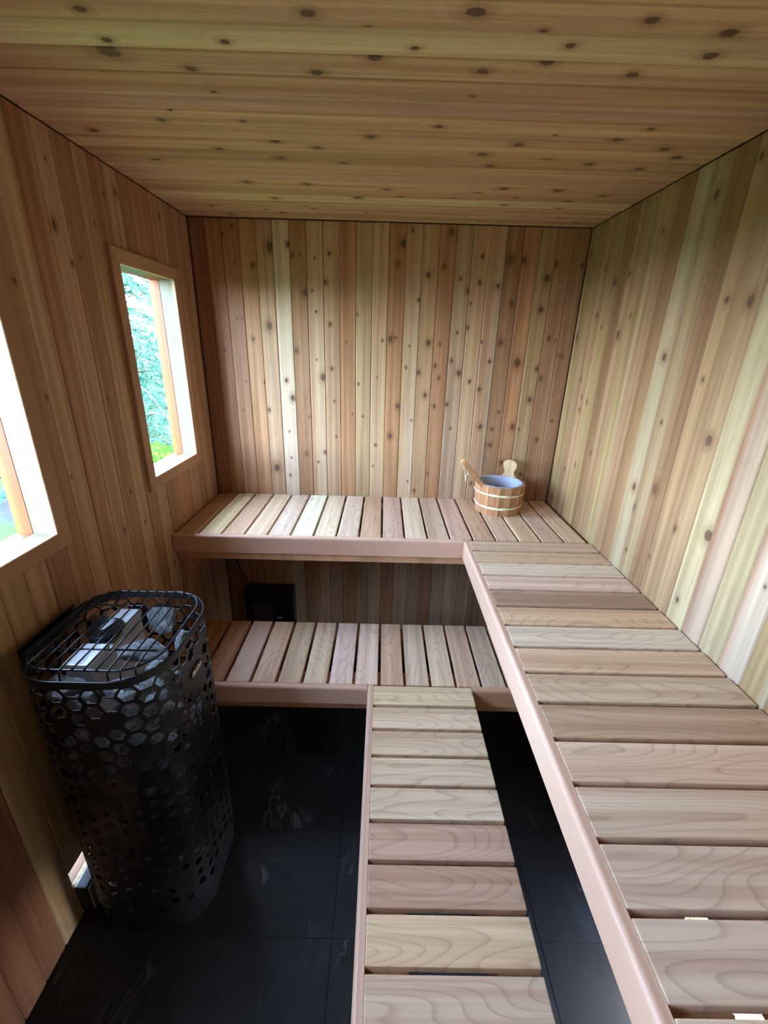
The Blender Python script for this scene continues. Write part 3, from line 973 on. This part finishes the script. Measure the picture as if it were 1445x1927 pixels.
def band_mesh(name, z0, z1, o0, o1, n=96):
    """closed hollow band that follows the plan, between offsets o0 (inner) and o1 (outer)."""
    bm = bmesh.new()
    rows = []
    for k in range(n):
        s = PER * k / n
        a = on_plan(s, o0)
        b = on_plan(s, o1)
        rows.append([bm.verts.new((b[0], b[1], z0)), bm.verts.new((b[0], b[1], z1)), bm.verts.new((a[0], a[1], z1)), bm.verts.new((a[0], a[1], z0))])
    for k in range(n):
        A, B = rows[k], rows[(k + 1) % n]
        for q in range(4):
            bm.faces.new((A[q], A[(q + 1) % 4], B[(q + 1) % 4], B[q]))
    return finish(bm, name)


link('top_rim', band_mesh('top_rim', ZR - 0.0185, ZR, -0.0018, 0.0006), M['black_metal'], heater)
link('rim_wire', tube_mesh('rim_wire', [on_plan(PER * k / 96, -0.0004) + (ZR + 0.0005,) for k in range(96)], 0.0022, 6, True), M['black_wire'], heater)
bm = bmesh.new()
rows = []
for z, off in ((0.0, -0.022), (0.012, -0.022), (0.013, -0.004), (0.106, -0.0025)):
    rows.append([bm.verts.new(on_plan(PER * k / 96, off) + (z,)) for k in range(96)])
for A, B in zip(rows[:-1], rows[1:]):
    for k in range(96):
        bm.faces.new((A[k], A[(k + 1) % 96], B[(k + 1) % 96], B[k]))
bm.faces.new(rows[0][::-1])
bm.faces.new(rows[-1])
link('base', finish(bm, 'base'), M['black_metal'], heater)
link('foot_trim', band_mesh('foot_trim', 0.0005, 0.006, -0.021, -0.012), M['steel'], heater)
# grate
GZ = 0.948
ring = []
ga, gb, gr = 0.156, 0.163, 0.085
for cx, cy, t0 in ((ga - gr, gb - gr, 0), (-(ga - gr), gb - gr, 90), (-(ga - gr), -(gb - gr), 180), (ga - gr, -(gb - gr), 270)):
    for k in range(9):
        t = math.radians(t0 + 90 * k / 8)
        ring.append((cx + gr * math.cos(t), cy + gr * math.sin(t), GZ - 0.004))
grate = link('grate', tube_mesh('grate', ring, 0.0027, 8, True), M['black_wire'], heater)


def gedge(x):
    ax = abs(x)
    if ax <= ga - gr:
        return gb
    return gb - gr + math.sqrt(max(gr * gr - (ax - (ga - gr)) ** 2, 0))


for k in range(11):
    x = 0.070 + 0.0264 * k - HX
    e = gedge(x)
    pts = [(x, -e - 0.004, GZ), (x, e + 0.004, GZ)]
    if k in (1, 4, 8, 9, 10):
        pts = [(x, -e - 0.010, ZR - 0.028), (x, -e - 0.0085, GZ - 0.006), (x, -e - 0.002, GZ)] + [(x, e + 0.004, GZ)]
    link('grate_bar', tube_mesh('grate_bar', pts, 0.0021, 6), M['black_wire'], grate)
for y in (0.836 - HY, 1.019 - HY):
    link('cross_bar', tube_mesh('cross_bar', [(-0.148, y, GZ - 0.0045), (0.138, y, GZ - 0.0045)], 0.0023, 6), M['black_wire'], grate)
# inside: element cover plates with the steam cup between them
px0, px1 = 0.110 - HX, 0.177 - HX
link('cover_plate', box_mesh('cover_plate', px0, px1, 0.843 - HY, 0.925 - HY, 0.872, 0.890, 0.003), M['steel'], heater)
link('cover_plate', box_mesh('cover_plate', px0, px1, 0.985 - HY, 1.083 - HY, 0.872, 0.890, 0.003), M['steel'], heater)
link('element_box', box_mesh('element_box', px0 + 0.003, px1 - 0.003, 0.846 - HY, 1.080 - HY, 0.10, 0.8718, 0.002), M['steel'], heater)
bm = bmesh.new()
prof = [(0.0, 0.874), (0.034, 0.876), (0.043, 0.888), (0.046, 0.899), (0.0425, 0.899), (0.036, 0.886), (0.0, 0.884)]
N = 32
rows = []
for rr, zz in prof:
    rows.append([bm.verts.new((rr * math.cos(2 * math.pi * k / N), rr * math.sin(2 * math.pi * k / N), zz)) for k in range(N)] if rr else [bm.verts.new((0, 0, zz))])
for A, B in zip(rows[:-1], rows[1:]):
    for k in range(N):
        if len(A) == 1:
            bm.faces.new((A[0], B[(k + 1) % N], B[k]))
        elif len(B) == 1:
            bm.faces.new((A[k], A[(k + 1) % N], B[0]))
        else:
            bm.faces.new((A[k], A[(k + 1) % N], B[(k + 1) % N], B[k]))
cup = link('steam_cup', finish(bm, 'steam_cup', True), M['cup'], heater, (0.135 - HX, 0.978 - HY, 0.0))
# half lid with slots, over the right half of the cup
bm = bmesh.new()
xs = [0.000, 0.0075, 0.0105, 0.0160, 0.0190, 0.0245, 0.0275, 0.0330, 0.0360, 0.0430]
for q in range(0, 9):
    xa, xb = xs[q], xs[q + 1]
    lim = lambda x: math.sqrt(max(0.0435 ** 2 - x * x, 1e-6))
    if q % 2 == 0:
        y0a, y0b = lim(xa), lim(xb)
        spans = [(-1.0, 1.0)]
    else:
        spans = [(-1.0, -0.62), (0.62, 1.0)]
    for s0, s1 in spans:
        v4 = [(xa, s0 * lim(xa)), (xb, s0 * lim(xb)), (xb, s1 * lim(xb)), (xa, s1 * lim(xa))]
        lo = [bm.verts.new((x, y, 0.8935)) for x, y in v4]
        hi = [bm.verts.new((x, y, 0.8965)) for x, y in v4]
        for i in range(4):
            bm.faces.new((lo[i], lo[(i + 1) % 4], hi[(i + 1) % 4], hi[i]))
        bm.faces.new(lo[::-1])
        bm.faces.new(hi)
link('slotted_lid', finish(bm, 'slotted_lid'), M['cup'], cup, (0, 0, 0), (0, 0, math.radians(-12)))
# badge with its lettering on the right side of the shell
bm = bmesh.new()
N = 28
for xx in (0.0, 0.004):
    pass
lo = [bm.verts.new((HA - 0.001, 0.036 * math.copysign(abs(math.cos(2 * math.pi * k / N)) ** 0.7, math.cos(2 * math.pi * k / N)), 0.0115 * math.copysign(abs(math.sin(2 * math.pi * k / N)) ** 0.8, math.sin(2 * math.pi * k / N)))) for k in range(N)]
hi = [bm.verts.new((HA + 0.004, v.co.y * 0.95, v.co.z * 0.92)) for v in lo]
for k in range(N):
    bm.faces.new((lo[k], lo[(k + 1) % N], hi[(k + 1) % N], hi[k]))
bm.faces.new(lo[::-1])
bm.faces.new(hi)
badge = link('badge', finish(bm, 'badge'), M['black_plastic'], heater, (0, 0.925 - HY, 0.815))
fc = bpy.data.curves.new('lettering', 'FONT')
fc.body = 'Finnleo'
fc.size = 0.0185
fc.shear = 0.25
fc.extrude = 0.0006
fc.offset = 0.0004
fc.align_x = 'CENTER'
fc.align_y = 'CENTER'
tmp = bpy.data.objects.new('lettering_tmp', fc)
COL.objects.link(tmp)
bpy.context.view_layer.update()
tme = bpy.data.meshes.new_from_object(tmp.evaluated_get(bpy.context.evaluated_depsgraph_get()))
bpy.data.objects.remove(tmp)
tme.materials.clear()
link('lettering', tme, M['white_paint'], badge, (HA + 0.0046, 0, 0), (math.radians(90), 0, math.radians(90)))
# wall bracket on the left
link('wall_bracket', box_mesh('wall_bracket', -HX + 0.022, -HX + 0.043, 0.860 - HY, 1.025 - HY, 0.900, 0.912, 0.002), M['black_metal'], heater)
link('bracket_lip', box_mesh('bracket_lip', -HX + 0.018, -HX + 0.0215, 0.838 - HY, 1.036 - HY, 0.900, 0.932, 0.001), M['black_metal'], heater)

# stones
def stone_mesh(seed):
    rng = random.Random(seed)
    bm = bmesh.new()
    bmesh.ops.create_icosphere(bm, subdivisions=3, radius=1.0)
    cuts = []
    for _ in range(13):
        n = Vector((rng.gauss(0, 1), rng.gauss(0, 1), rng.gauss(0, 1))).normalized()
        cuts.append((n, rng.uniform(0.50, 0.82)))
    off = Vector((rng.uniform(0, 50), rng.uniform(0, 50), rng.uniform(0, 50)))
    for v in bm.verts:
        p = v.co.copy()
        for n, d in cuts:
            e = p.dot(n) - d
            if e > 0:
                p -= n * e * 0.97
        p *= 1 + 0.10 * noise.noise(p * 2.6 + off) + 0.05 * noise.noise(p * 7 + off)
        v.co = p
    return finish(bm, 'sauna_stone')


SM = [stone_mesh(100 + k) for k in range(8)]


def stone(x, y, z, sx, sy, sz, rng, label, group, rot=None):
    o = link('sauna_stone', SM[rng.randrange(8)], M['stone'], None, (x, y, z), rot or (rng.uniform(-0.4, 0.4), rng.uniform(-0.4, 0.4), rng.uniform(0, 6.28)))
    o.scale = (sx, sy, sz)
    tag(o, label, 'stone', group)
    return o


srng = random.Random(77)
G = 'stones on top of the heater'
stone(0.255, 1.050, 0.880, 0.055, 0.058, 0.042, srng, 'largest pale grey stone at the back under the heater grate', G, (0.35, -0.2, 0.4))
stone(0.262, 0.925, 0.872, 0.072, 0.042, 0.034, srng, 'long grey stone in the middle of the heater, right of the steam cup', G, (0.15, 0.1, 0.25))
stone(0.335, 0.975, 0.872, 0.026, 0.034, 0.036, srng, 'small pale stone against the right rim of the heater', G, (0.2, 0.3, 0.5))
stone(0.325, 0.850, 0.876, 0.034, 0.026, 0.034, srng, 'grey stone at the front right curve of the heater rim', G, (0.3, 0.2, 0.8))
stone(0.265, 0.795, 0.868, 0.050, 0.028, 0.034, srng, 'grey stone at the front of the heater just below the rim', G, (0.2, 0.1, 0.1))
stone(0.115, 0.810, 0.846, 0.034, 0.030, 0.040, srng, 'narrow grey stone at the front left of the heater', G, (0.5, 0.2, 0.3))
stone(0.088, 1.035, 0.862, 0.032, 0.048, 0.036, srng, 'grey stone behind the steam cup on the heater', G, (0.3, 0.2, 0.9))
stone(0.165, 0.783, 0.838, 0.030, 0.024, 0.030, srng, 'small dark stone low at the front edge of the heater', G, (0.1, 0.4, 0.9))
G2 = 'stones behind the heater shell'
ROWS = ['lowest', 'second', 'third', 'fourth', 'fifth', 'sixth', 'seventh', 'eighth', 'ninth', 'tenth', 'eleventh', 'twelfth']
layer = 0
z = 0.150
while z < 0.86:
    n = 15
    for k in range(n):
        s = PER * (k + 0.5 * (layer % 2) + srng.uniform(-0.12, 0.12)) / n
        x, y = on_plan(s, -0.052 + srng.uniform(-0.008, 0.004))
        if z > 0.72 and (x < -0.03 and y > -0.09 or y > 0.10):
            continue                              # the stones stop short of the top at the back and left
        if z > 0.79 and (y > 0.02):
            continue
        if srng.random() < 0.16:
            continue
        side_ = ('right side' if x > 0 else 'wall side') if abs(x) / HA > abs(y) / HB else ('front' if y < 0 else 'back')
        sc_ = srng.uniform(0.034, 0.046)
        stone(HX + x, HY + y, z + srng.uniform(-0.008, 0.008), sc_ * srng.uniform(0.85, 1.0), sc_ * srng.uniform(0.85, 1.0), sc_ * srng.uniform(0.75, 0.95), srng,
              "grey stone behind the heater shell's %s, %s layer from the base" % (side_, ROWS[layer]), G2)
    z += 0.064
    layer += 1

# ------------------------------------------------------------------ junction box by the air vent
jb = tag(empty('junction_box', (0.0, 0.835, 0.02)), 'small dark junction box low on the left wall beside the heater base', 'junction box')
link('case', box_mesh('case', 0.001, 0.036, -0.045, 0.055, 0.0, 0.105, 0.003), M['black_plastic'], jb)
link('cover', box_mesh('cover', 0.0365, 0.043, -0.042, 0.052, 0.006, 0.100, 0.002), M['grey_box'], jb)
# ------------------------------------------------------------------ bucket
BX, BY, BZ = 1.452, 2.055, ZU
bk = tag(empty('sauna_bucket', (BX, BY, BZ + 0.0005)), 'round wooden stave bucket with two pale bands on the upper bench', 'bucket')
NS = 14
BR0, BR1, BH = 0.108, 0.120, 0.146
brg = random.Random(2)
for k in range(NS):
    a0 = 2 * math.pi * k / NS
    da = math.pi / NS * 0.994
    bm = bmesh.new()
    vs = []
    for z, rr in ((0.0, BR0), (BH, BR1)):
        for rad in (rr, rr - 0.011):
            for s_ in (-1, 1):
                R_ = rad / math.cos(math.pi / NS)
                vs.append(bm.verts.new((R_ * math.sin(s_ * da), z, -(R_ * math.cos(s_ * da)))))
    for f in ((0, 1, 3, 2), (4, 6, 7, 5), (0, 4, 5, 1), (2, 3, 7, 6), (0, 2, 6, 4), (1, 5, 7, 3)):
        bm.faces.new([vs[i] for i in f])
    es = [e for e in bm.edges if all(abs(v.co.y - BH) < 1e-6 for v in e.verts)]
    bmesh.ops.bevel(bm, geom=es, offset=0.0015, segments=1, affect='EDGES')
    o = link('stave', finish(bm, 'stave'), M['stave'], bk, (0, 0, 0), (math.pi / 2, 0, a0))
    # local y is up, local -z points outwards
    o.rotation_euler = (Matrix.Rotation(a0, 3, 'Z') @ Matrix(((1, 0, 0), (0, 0, 1), (0, 1, 0)))).to_euler() if False else (Matrix.Rotation(a0, 3, 'Z') @ Matrix.Rotation(math.pi / 2, 3, 'X')).to_euler()
    o.color = lin(*[v * brg.uniform(0.93, 1.05) for v in (184, 132, 96)])


def ngon_band(name, zc, h, t, wob):
    bm = bmesh.new()
    rows = []
    n = 84
    for k in range(n):
        a = 2 * math.pi * k / n
        zc_ = zc + wob * math.sin(a * 2 + zc * 60)
        sec = (a + math.pi / NS) % (2 * math.pi / NS) - math.pi / NS
        rr = (BR0 + (BR1 - BR0) * zc_ / BH) / math.cos(sec) if True else 0
        hh = h * (1 + 0.18 * math.sin(a * 3 + 1))
        rows.append([bm.verts.new(((rr + q) * math.cos(a), (rr + q) * math.sin(a), zc_ + w_)) for q, w_ in ((-0.0005, -hh / 2), (t * 0.8, -hh / 2 + 0.002), (t, 0), (t * 0.8, hh / 2 - 0.002), (-0.0005, hh / 2))])
    for k in range(n):
        A, B = rows[k], rows[(k + 1) % n]
        for q in range(4):
            bm.faces.new((A[q], A[q + 1], B[q + 1], B[q]))
        bm.faces.new((A[4], A[0], B[0], B[4]))
    return finish(bm, name, True)


link('band', ngon_band('band', 0.104, 0.0115, 0.0032, 0.0015), M['band'], bk)
link('band', ngon_band('band', 0.040, 0.0120, 0.0034, 0.0018), M['band'], bk)
bm = bmesh.new()
prof = [(0.0, 0.012), (0.090, 0.012), (0.096, 0.018), (0.1055, BH - 0.004), (0.1105, BH - 0.002), (0.1105, BH + 0.0012), (0.1035, BH + 0.0012), (0.0935, 0.021), (0.089, 0.0155), (0.0, 0.0155)]
N = 56
rows = []
for rr, zz in prof:
    rows.append([bm.verts.new((rr * math.cos(2 * math.pi * k / N), rr * math.sin(2 * math.pi * k / N), zz)) for k in range(N)] if rr else [bm.verts.new((0, 0, zz))])
for A, B in zip(rows[:-1], rows[1:]):
    for k in range(N):
        if len(A) == 1:
            bm.faces.new((A[0], B[(k + 1) % N], B[k]))
        elif len(B) == 1:
            bm.faces.new((A[k], A[(k + 1) % N], B[0]))
        else:
            bm.faces.new((A[k], A[(k + 1) % N], B[(k + 1) % N], B[k]))
link('liner', finish(bm, 'liner', True), M['liner'], bk)
# paddle-shaped handle stave
half = [(0.000, 0.052), (0.008, 0.046), (0.016, 0.034), (0.026, 0.0265), (0.038, 0.0255), (0.048, 0.029), (0.058, 0.0345), (0.068, 0.0370), (0.078, 0.0360), (0.087, 0.0310), (0.094, 0.0220), (0.0975, 0.0100)]
out = [(w_, BH - 0.012 + h_) for h_, w_ in half] + [(-w_, BH - 0.012 + h_) for h_, w_ in half[::-1]]
bm = bmesh.new()
A = [bm.verts.new((x, z, 0.008)) for x, z in out]
B = [bm.verts.new((x, z, -0.008)) for x, z in out]
n = len(out)
for i in range(n):
    bm.faces.new((A[i], A[(i + 1) % n], B[(i + 1) % n], B[i]))
bm.faces.new(A[::-1])
bm.faces.new(B)
bmesh.ops.recalc_face_normals(bm, faces=bm.faces)
es = [e for e in bm.edges if abs(e.verts[0].co.z - e.verts[1].co.z) < 1e-6]
bmesh.ops.bevel(bm, geom=es, offset=0.002, segments=2, affect='EDGES')
ha_ = math.radians(54)
hd = link('handle', finish(bm, 'handle'), M['stave'], bk, (0.1195 * math.cos(ha_), 0.1195 * math.sin(ha_), 0.0))
hd.rotation_euler = (Matrix.Rotation(ha_ + math.pi / 2, 3, 'Z') @ Matrix.Rotation(math.pi / 2, 3, 'X')).to_euler()
hd.color = lin(190, 154, 116)

# ladle
A_, B_ = Vector((1.448, 2.010, 0.925)), Vector((1.246, 1.998, 1.131))
ld = tag(empty('ladle', A_), 'wooden ladle leaning in the bucket with its handle to the left', 'ladle')
dv = (B_ - A_)
ln = dv.length
bm = bmesh.new()
st = [(0.0, 0.0130, 0.0090), (0.25, 0.0140, 0.0100), (0.6, 0.0150, 0.0115), (0.85, 0.0165, 0.0130), (0.96, 0.0165, 0.0130), (1.0, 0.0125, 0.0110)]
rows = []
for t, hw_, ht in st:
    bend = 0.010 * math.sin(t * math.pi)
    rows.append([bm.verts.new((x, t * ln, z + bend)) for x, z in ((-hw_, -ht), (hw_, -ht), (hw_, ht), (-hw_, ht))])
for A, B in zip(rows[:-1], rows[1:]):
    for q in range(4):
        bm.faces.new((A[q], A[(q + 1) % 4], B[(q + 1) % 4], B[q]))
bm.faces.new(rows[0][::-1])
bm.faces.new(rows[-1])
bmesh.ops.recalc_face_normals(bm, faces=bm.faces)
bmesh.ops.bevel(bm, geom=list(bm.edges), offset=0.002, segments=2, affect='EDGES')
yv = dv.normalized()
xv = Vector((0.05, -1, 0.1)).cross(yv).cross(yv) * -1
xv = (Vector((0.10, -0.99, 0.05)) - yv * Vector((0.10, -0.99, 0.05)).dot(yv)).normalized()
zv = xv.cross(yv)
o = link('handle', finish(bm, 'handle'), M['stave'], ld)
o.rotation_euler = Matrix((xv, yv, zv)).transposed().to_euler()
o.color = lin(206, 160, 114)
bm = bmesh.new()
prof = [(0.0, -0.030), (0.020, -0.028), (0.034, -0.018), (0.038, 0.0), (0.035, 0.0), (0.031, -0.015), (0.018, -0.024), (0.0, -0.026)]
rows = []
N = 28
for rr, zz in prof:
    rows.append([bm.verts.new((rr * math.cos(2 * math.pi * k / N), rr * math.sin(2 * math.pi * k / N), zz)) for k in range(N)] if rr else [bm.verts.new((0, 0, zz))])
for A, B in zip(rows[:-1], rows[1:]):
    for k in range(N):
        if len(A) == 1:
            bm.faces.new((A[0], B[(k + 1) % N], B[k]))
        elif len(B) == 1:
            bm.faces.new((A[k], A[(k + 1) % N], B[0]))
        else:
            bm.faces.new((A[k], A[(k + 1) % N], B[(k + 1) % N], B[k]))
o = link('bowl', finish(bm, 'bowl', True), M['stave'], ld, (0.018, 0.0, -0.006))
o.color = lin(196, 146, 100)
bm = bmesh.new()
p0 = B_ + Vector((0.012, -0.014, -0.012)) - A_
tube(bm, [p0, p0 + Vector((-0.006, -0.002, -0.020)), p0 + Vector((0.002, 0, -0.045)), p0 + Vector((0.008, 0, -0.062)), p0 + Vector((0.012, 0, -0.074))], 0.0017, 6)
tube(bm, [p0 + Vector((0.003, 0.026, 0.0)), p0 + Vector((0.024, 0.010, -0.022)), p0 + Vector((0.020, 0.0, -0.040)), p0 + Vector((0.010, 0, -0.062))], 0.0017, 6)
tube(bm, [p0 + Vector((0.005, 0, -0.060)), p0 + Vector((0.013, 0, -0.068))], 0.0042, 8)
tube(bm, [p0 + Vector((0.010, 0, -0.066)), p0 + Vector((0.011, 0, -0.088))], 0.0022, 6, r1=0.0034)
link('cord', finish(bm, 'cord', True), M['cord'], ld)

# ------------------------------------------------------------------ garden outside the windows
GZ0 = -0.28
gd = link('ground', box_mesh('ground', -40, 30, -25, 45, GZ0 - 0.3, GZ0), M['lawn'])
tag(gd, 'lawn with a grey stony patch outside the windows', kind='structure')


def spruce(name, label, x, y, hgt, rad, nb, mat, seed, zlow=0.0, needles=26, bend=0.35):
    rng = random.Random(seed)
    root = tag(empty(name, (x, y, GZ0)), label, 'tree', 'spruces outside the windows')
    bm = bmesh.new()
    tube(bm, [(0, 0, -0.05), (0.02, 0, hgt * 0.5), (0, 0.02, hgt)], 0.11, 8, r1=0.015)
    link('trunk', finish(bm, 'trunk', True), M['bark'], root)
    bb = bmesh.new()
    fv, ff = [], []
    for b in range(nb):
        t = (b + rng.random()) / nb
        z = zlow + (hgt - zlow) * t ** 1.15
        L_ = rad * (1 - 0.85 * z / hgt) * rng.uniform(0.8, 1.1)
        a = b * 2.399 + rng.uniform(-0.3, 0.3)
        d = Vector((math.cos(a), math.sin(a), 0))
        pts = [Vector((0, 0, z)) + d * (L_ * q) + Vector((0, 0, 0.10 * L_ * math.sin(q * 3.1) - bend * L_ * q * q)) for q in (0, 0.33, 0.66, 1.0)]
        tube(bb, pts, 0.020, 5, r1=0.004)
        nt_ = int(6 + 16 * L_)
        for q in range(nt_):
            u = 0.18 + 0.82 * (q + rng.random()) / nt_
            i = min(int(u * 3), 2)
            p = pts[i].lerp(pts[i + 1], u * 3 - i)
            sd = 1 if q % 2 else -1
            side = Vector((-d.y, d.x, 0)) * sd
            tl = (0.16 + 0.34 * (1 - u) * L_ / 1.6) * rng.uniform(0.7, 1.2)
            dirv = (side * 0.8 + d * 0.65 + Vector((0, 0, rng.uniform(-0.5, 0.12)))).normalized()
            # a twig: needles all round it
            for k in range(needles):
                w_ = (k + rng.random()) / needles
                c = p + dirv * (tl * w_) + Vector((0, 0, -0.12 * tl * w_ * w_))
                nd = (dirv * 0.55 + Vector((rng.gauss(0, 1), rng.gauss(0, 1), rng.gauss(0, 0.9))).normalized()).normalized()
                nl = rng.uniform(0.035, 0.060)
                sdv = nd.cross(Vector((rng.gauss(0, 1), rng.gauss(0, 1), rng.gauss(0, 1)))).normalized() * 0.0075
                n0 = len(fv)
                fv.extend([c - sdv, c + sdv, c + nd * nl])
                ff.append((n0, n0 + 1, n0 + 2))
    link('branches', finish(bb, 'branches', True), M['bark'], root)
    me = bpy.data.meshes.new('needles')
    me.from_pydata([tuple(v) for v in fv], [], ff)
    me.update()
    o = link('needles', me, mat, root)
    o['kind'] = 'stuff'
    return root


spruce('spruce_tree', 'pale blue-green spruce close outside the far window', -2.35, 5.35, 3.9, 1.75, 120, M['blue_needles'], 5, 0.10, 50)
spruce('spruce_tree', 'second blue-green spruce behind the nearest one, to its left', -5.3, 7.4, 4.6, 1.9, 100, M['blue_needles'], 9, 0.1, 30)
spruce('spruce_tree', 'dark green spruce far back behind the pale spruce in the far window view', -3.3, 11.6, 5.6, 2.1, 110, M['dark_needles'], 14, 0.1, 34)
spruce('spruce_tree', 'dark green spruce at the very back of the far window view', -7.4, 13.2, 6.6, 2.4, 110, M['dark_needles'], 17, 0.1, 34)


def shrub(label, x, y, hgt, rad, n, mat, seed):
    rng = random.Random(seed)
    root = tag(empty('green_shrub', (x, y, GZ0)), label, 'shrub', 'shrubs outside the windows')
    bm = bmesh.new()
    for k in range(7):
        a = k * 0.9
        tube(bm, [(0, 0, -0.03), (0.3 * rad * math.cos(a), 0.3 * rad * math.sin(a), hgt * 0.45), (0.7 * rad * math.cos(a), 0.7 * rad * math.sin(a), hgt * 0.85)], 0.012, 5, r1=0.004)
    link('stem', finish(bm, 'stem', True), M['bark'], root)
    fv, ff = [], []
    for k in range(n):
        d = Vector((rng.gauss(0, 1), rng.gauss(0, 1), rng.gauss(0, 1))).normalized()
        rr = rng.uniform(0.55, 1.0) ** 0.6
        c = Vector((d.x * rad * rr, d.y * rad * rr, hgt * 0.5 + d.z * hgt * 0.5 * rr))
        a = Vector((rng.gauss(0, 1), rng.gauss(0, 1), rng.gauss(0, 1))).normalized()
        b = a.cross(Vector((rng.gauss(0, 1), rng.gauss(0, 1), rng.gauss(0, 1)))).normalized()
        n0 = len(fv)
        l_ = rng.uniform(0.03, 0.055)
        fv.extend([c, c + a * l_ * 0.5 + b * l_ * 0.28, c + a * l_, c + a * l_ * 0.5 - b * l_ * 0.28])
        ff.append((n0, n0 + 1, n0 + 2, n0 + 3))
    me = bpy.data.meshes.new('leaves')
    me.from_pydata([tuple(v) for v in fv], [], ff)
    me.update()
    o = link('leaves', me, mat, root)
    o['kind'] = 'stuff'


shrub('bright green shrub low outside the far window', -1.20, 3.75, 1.05, 0.48, 9000, M['green_leaves'], 3)
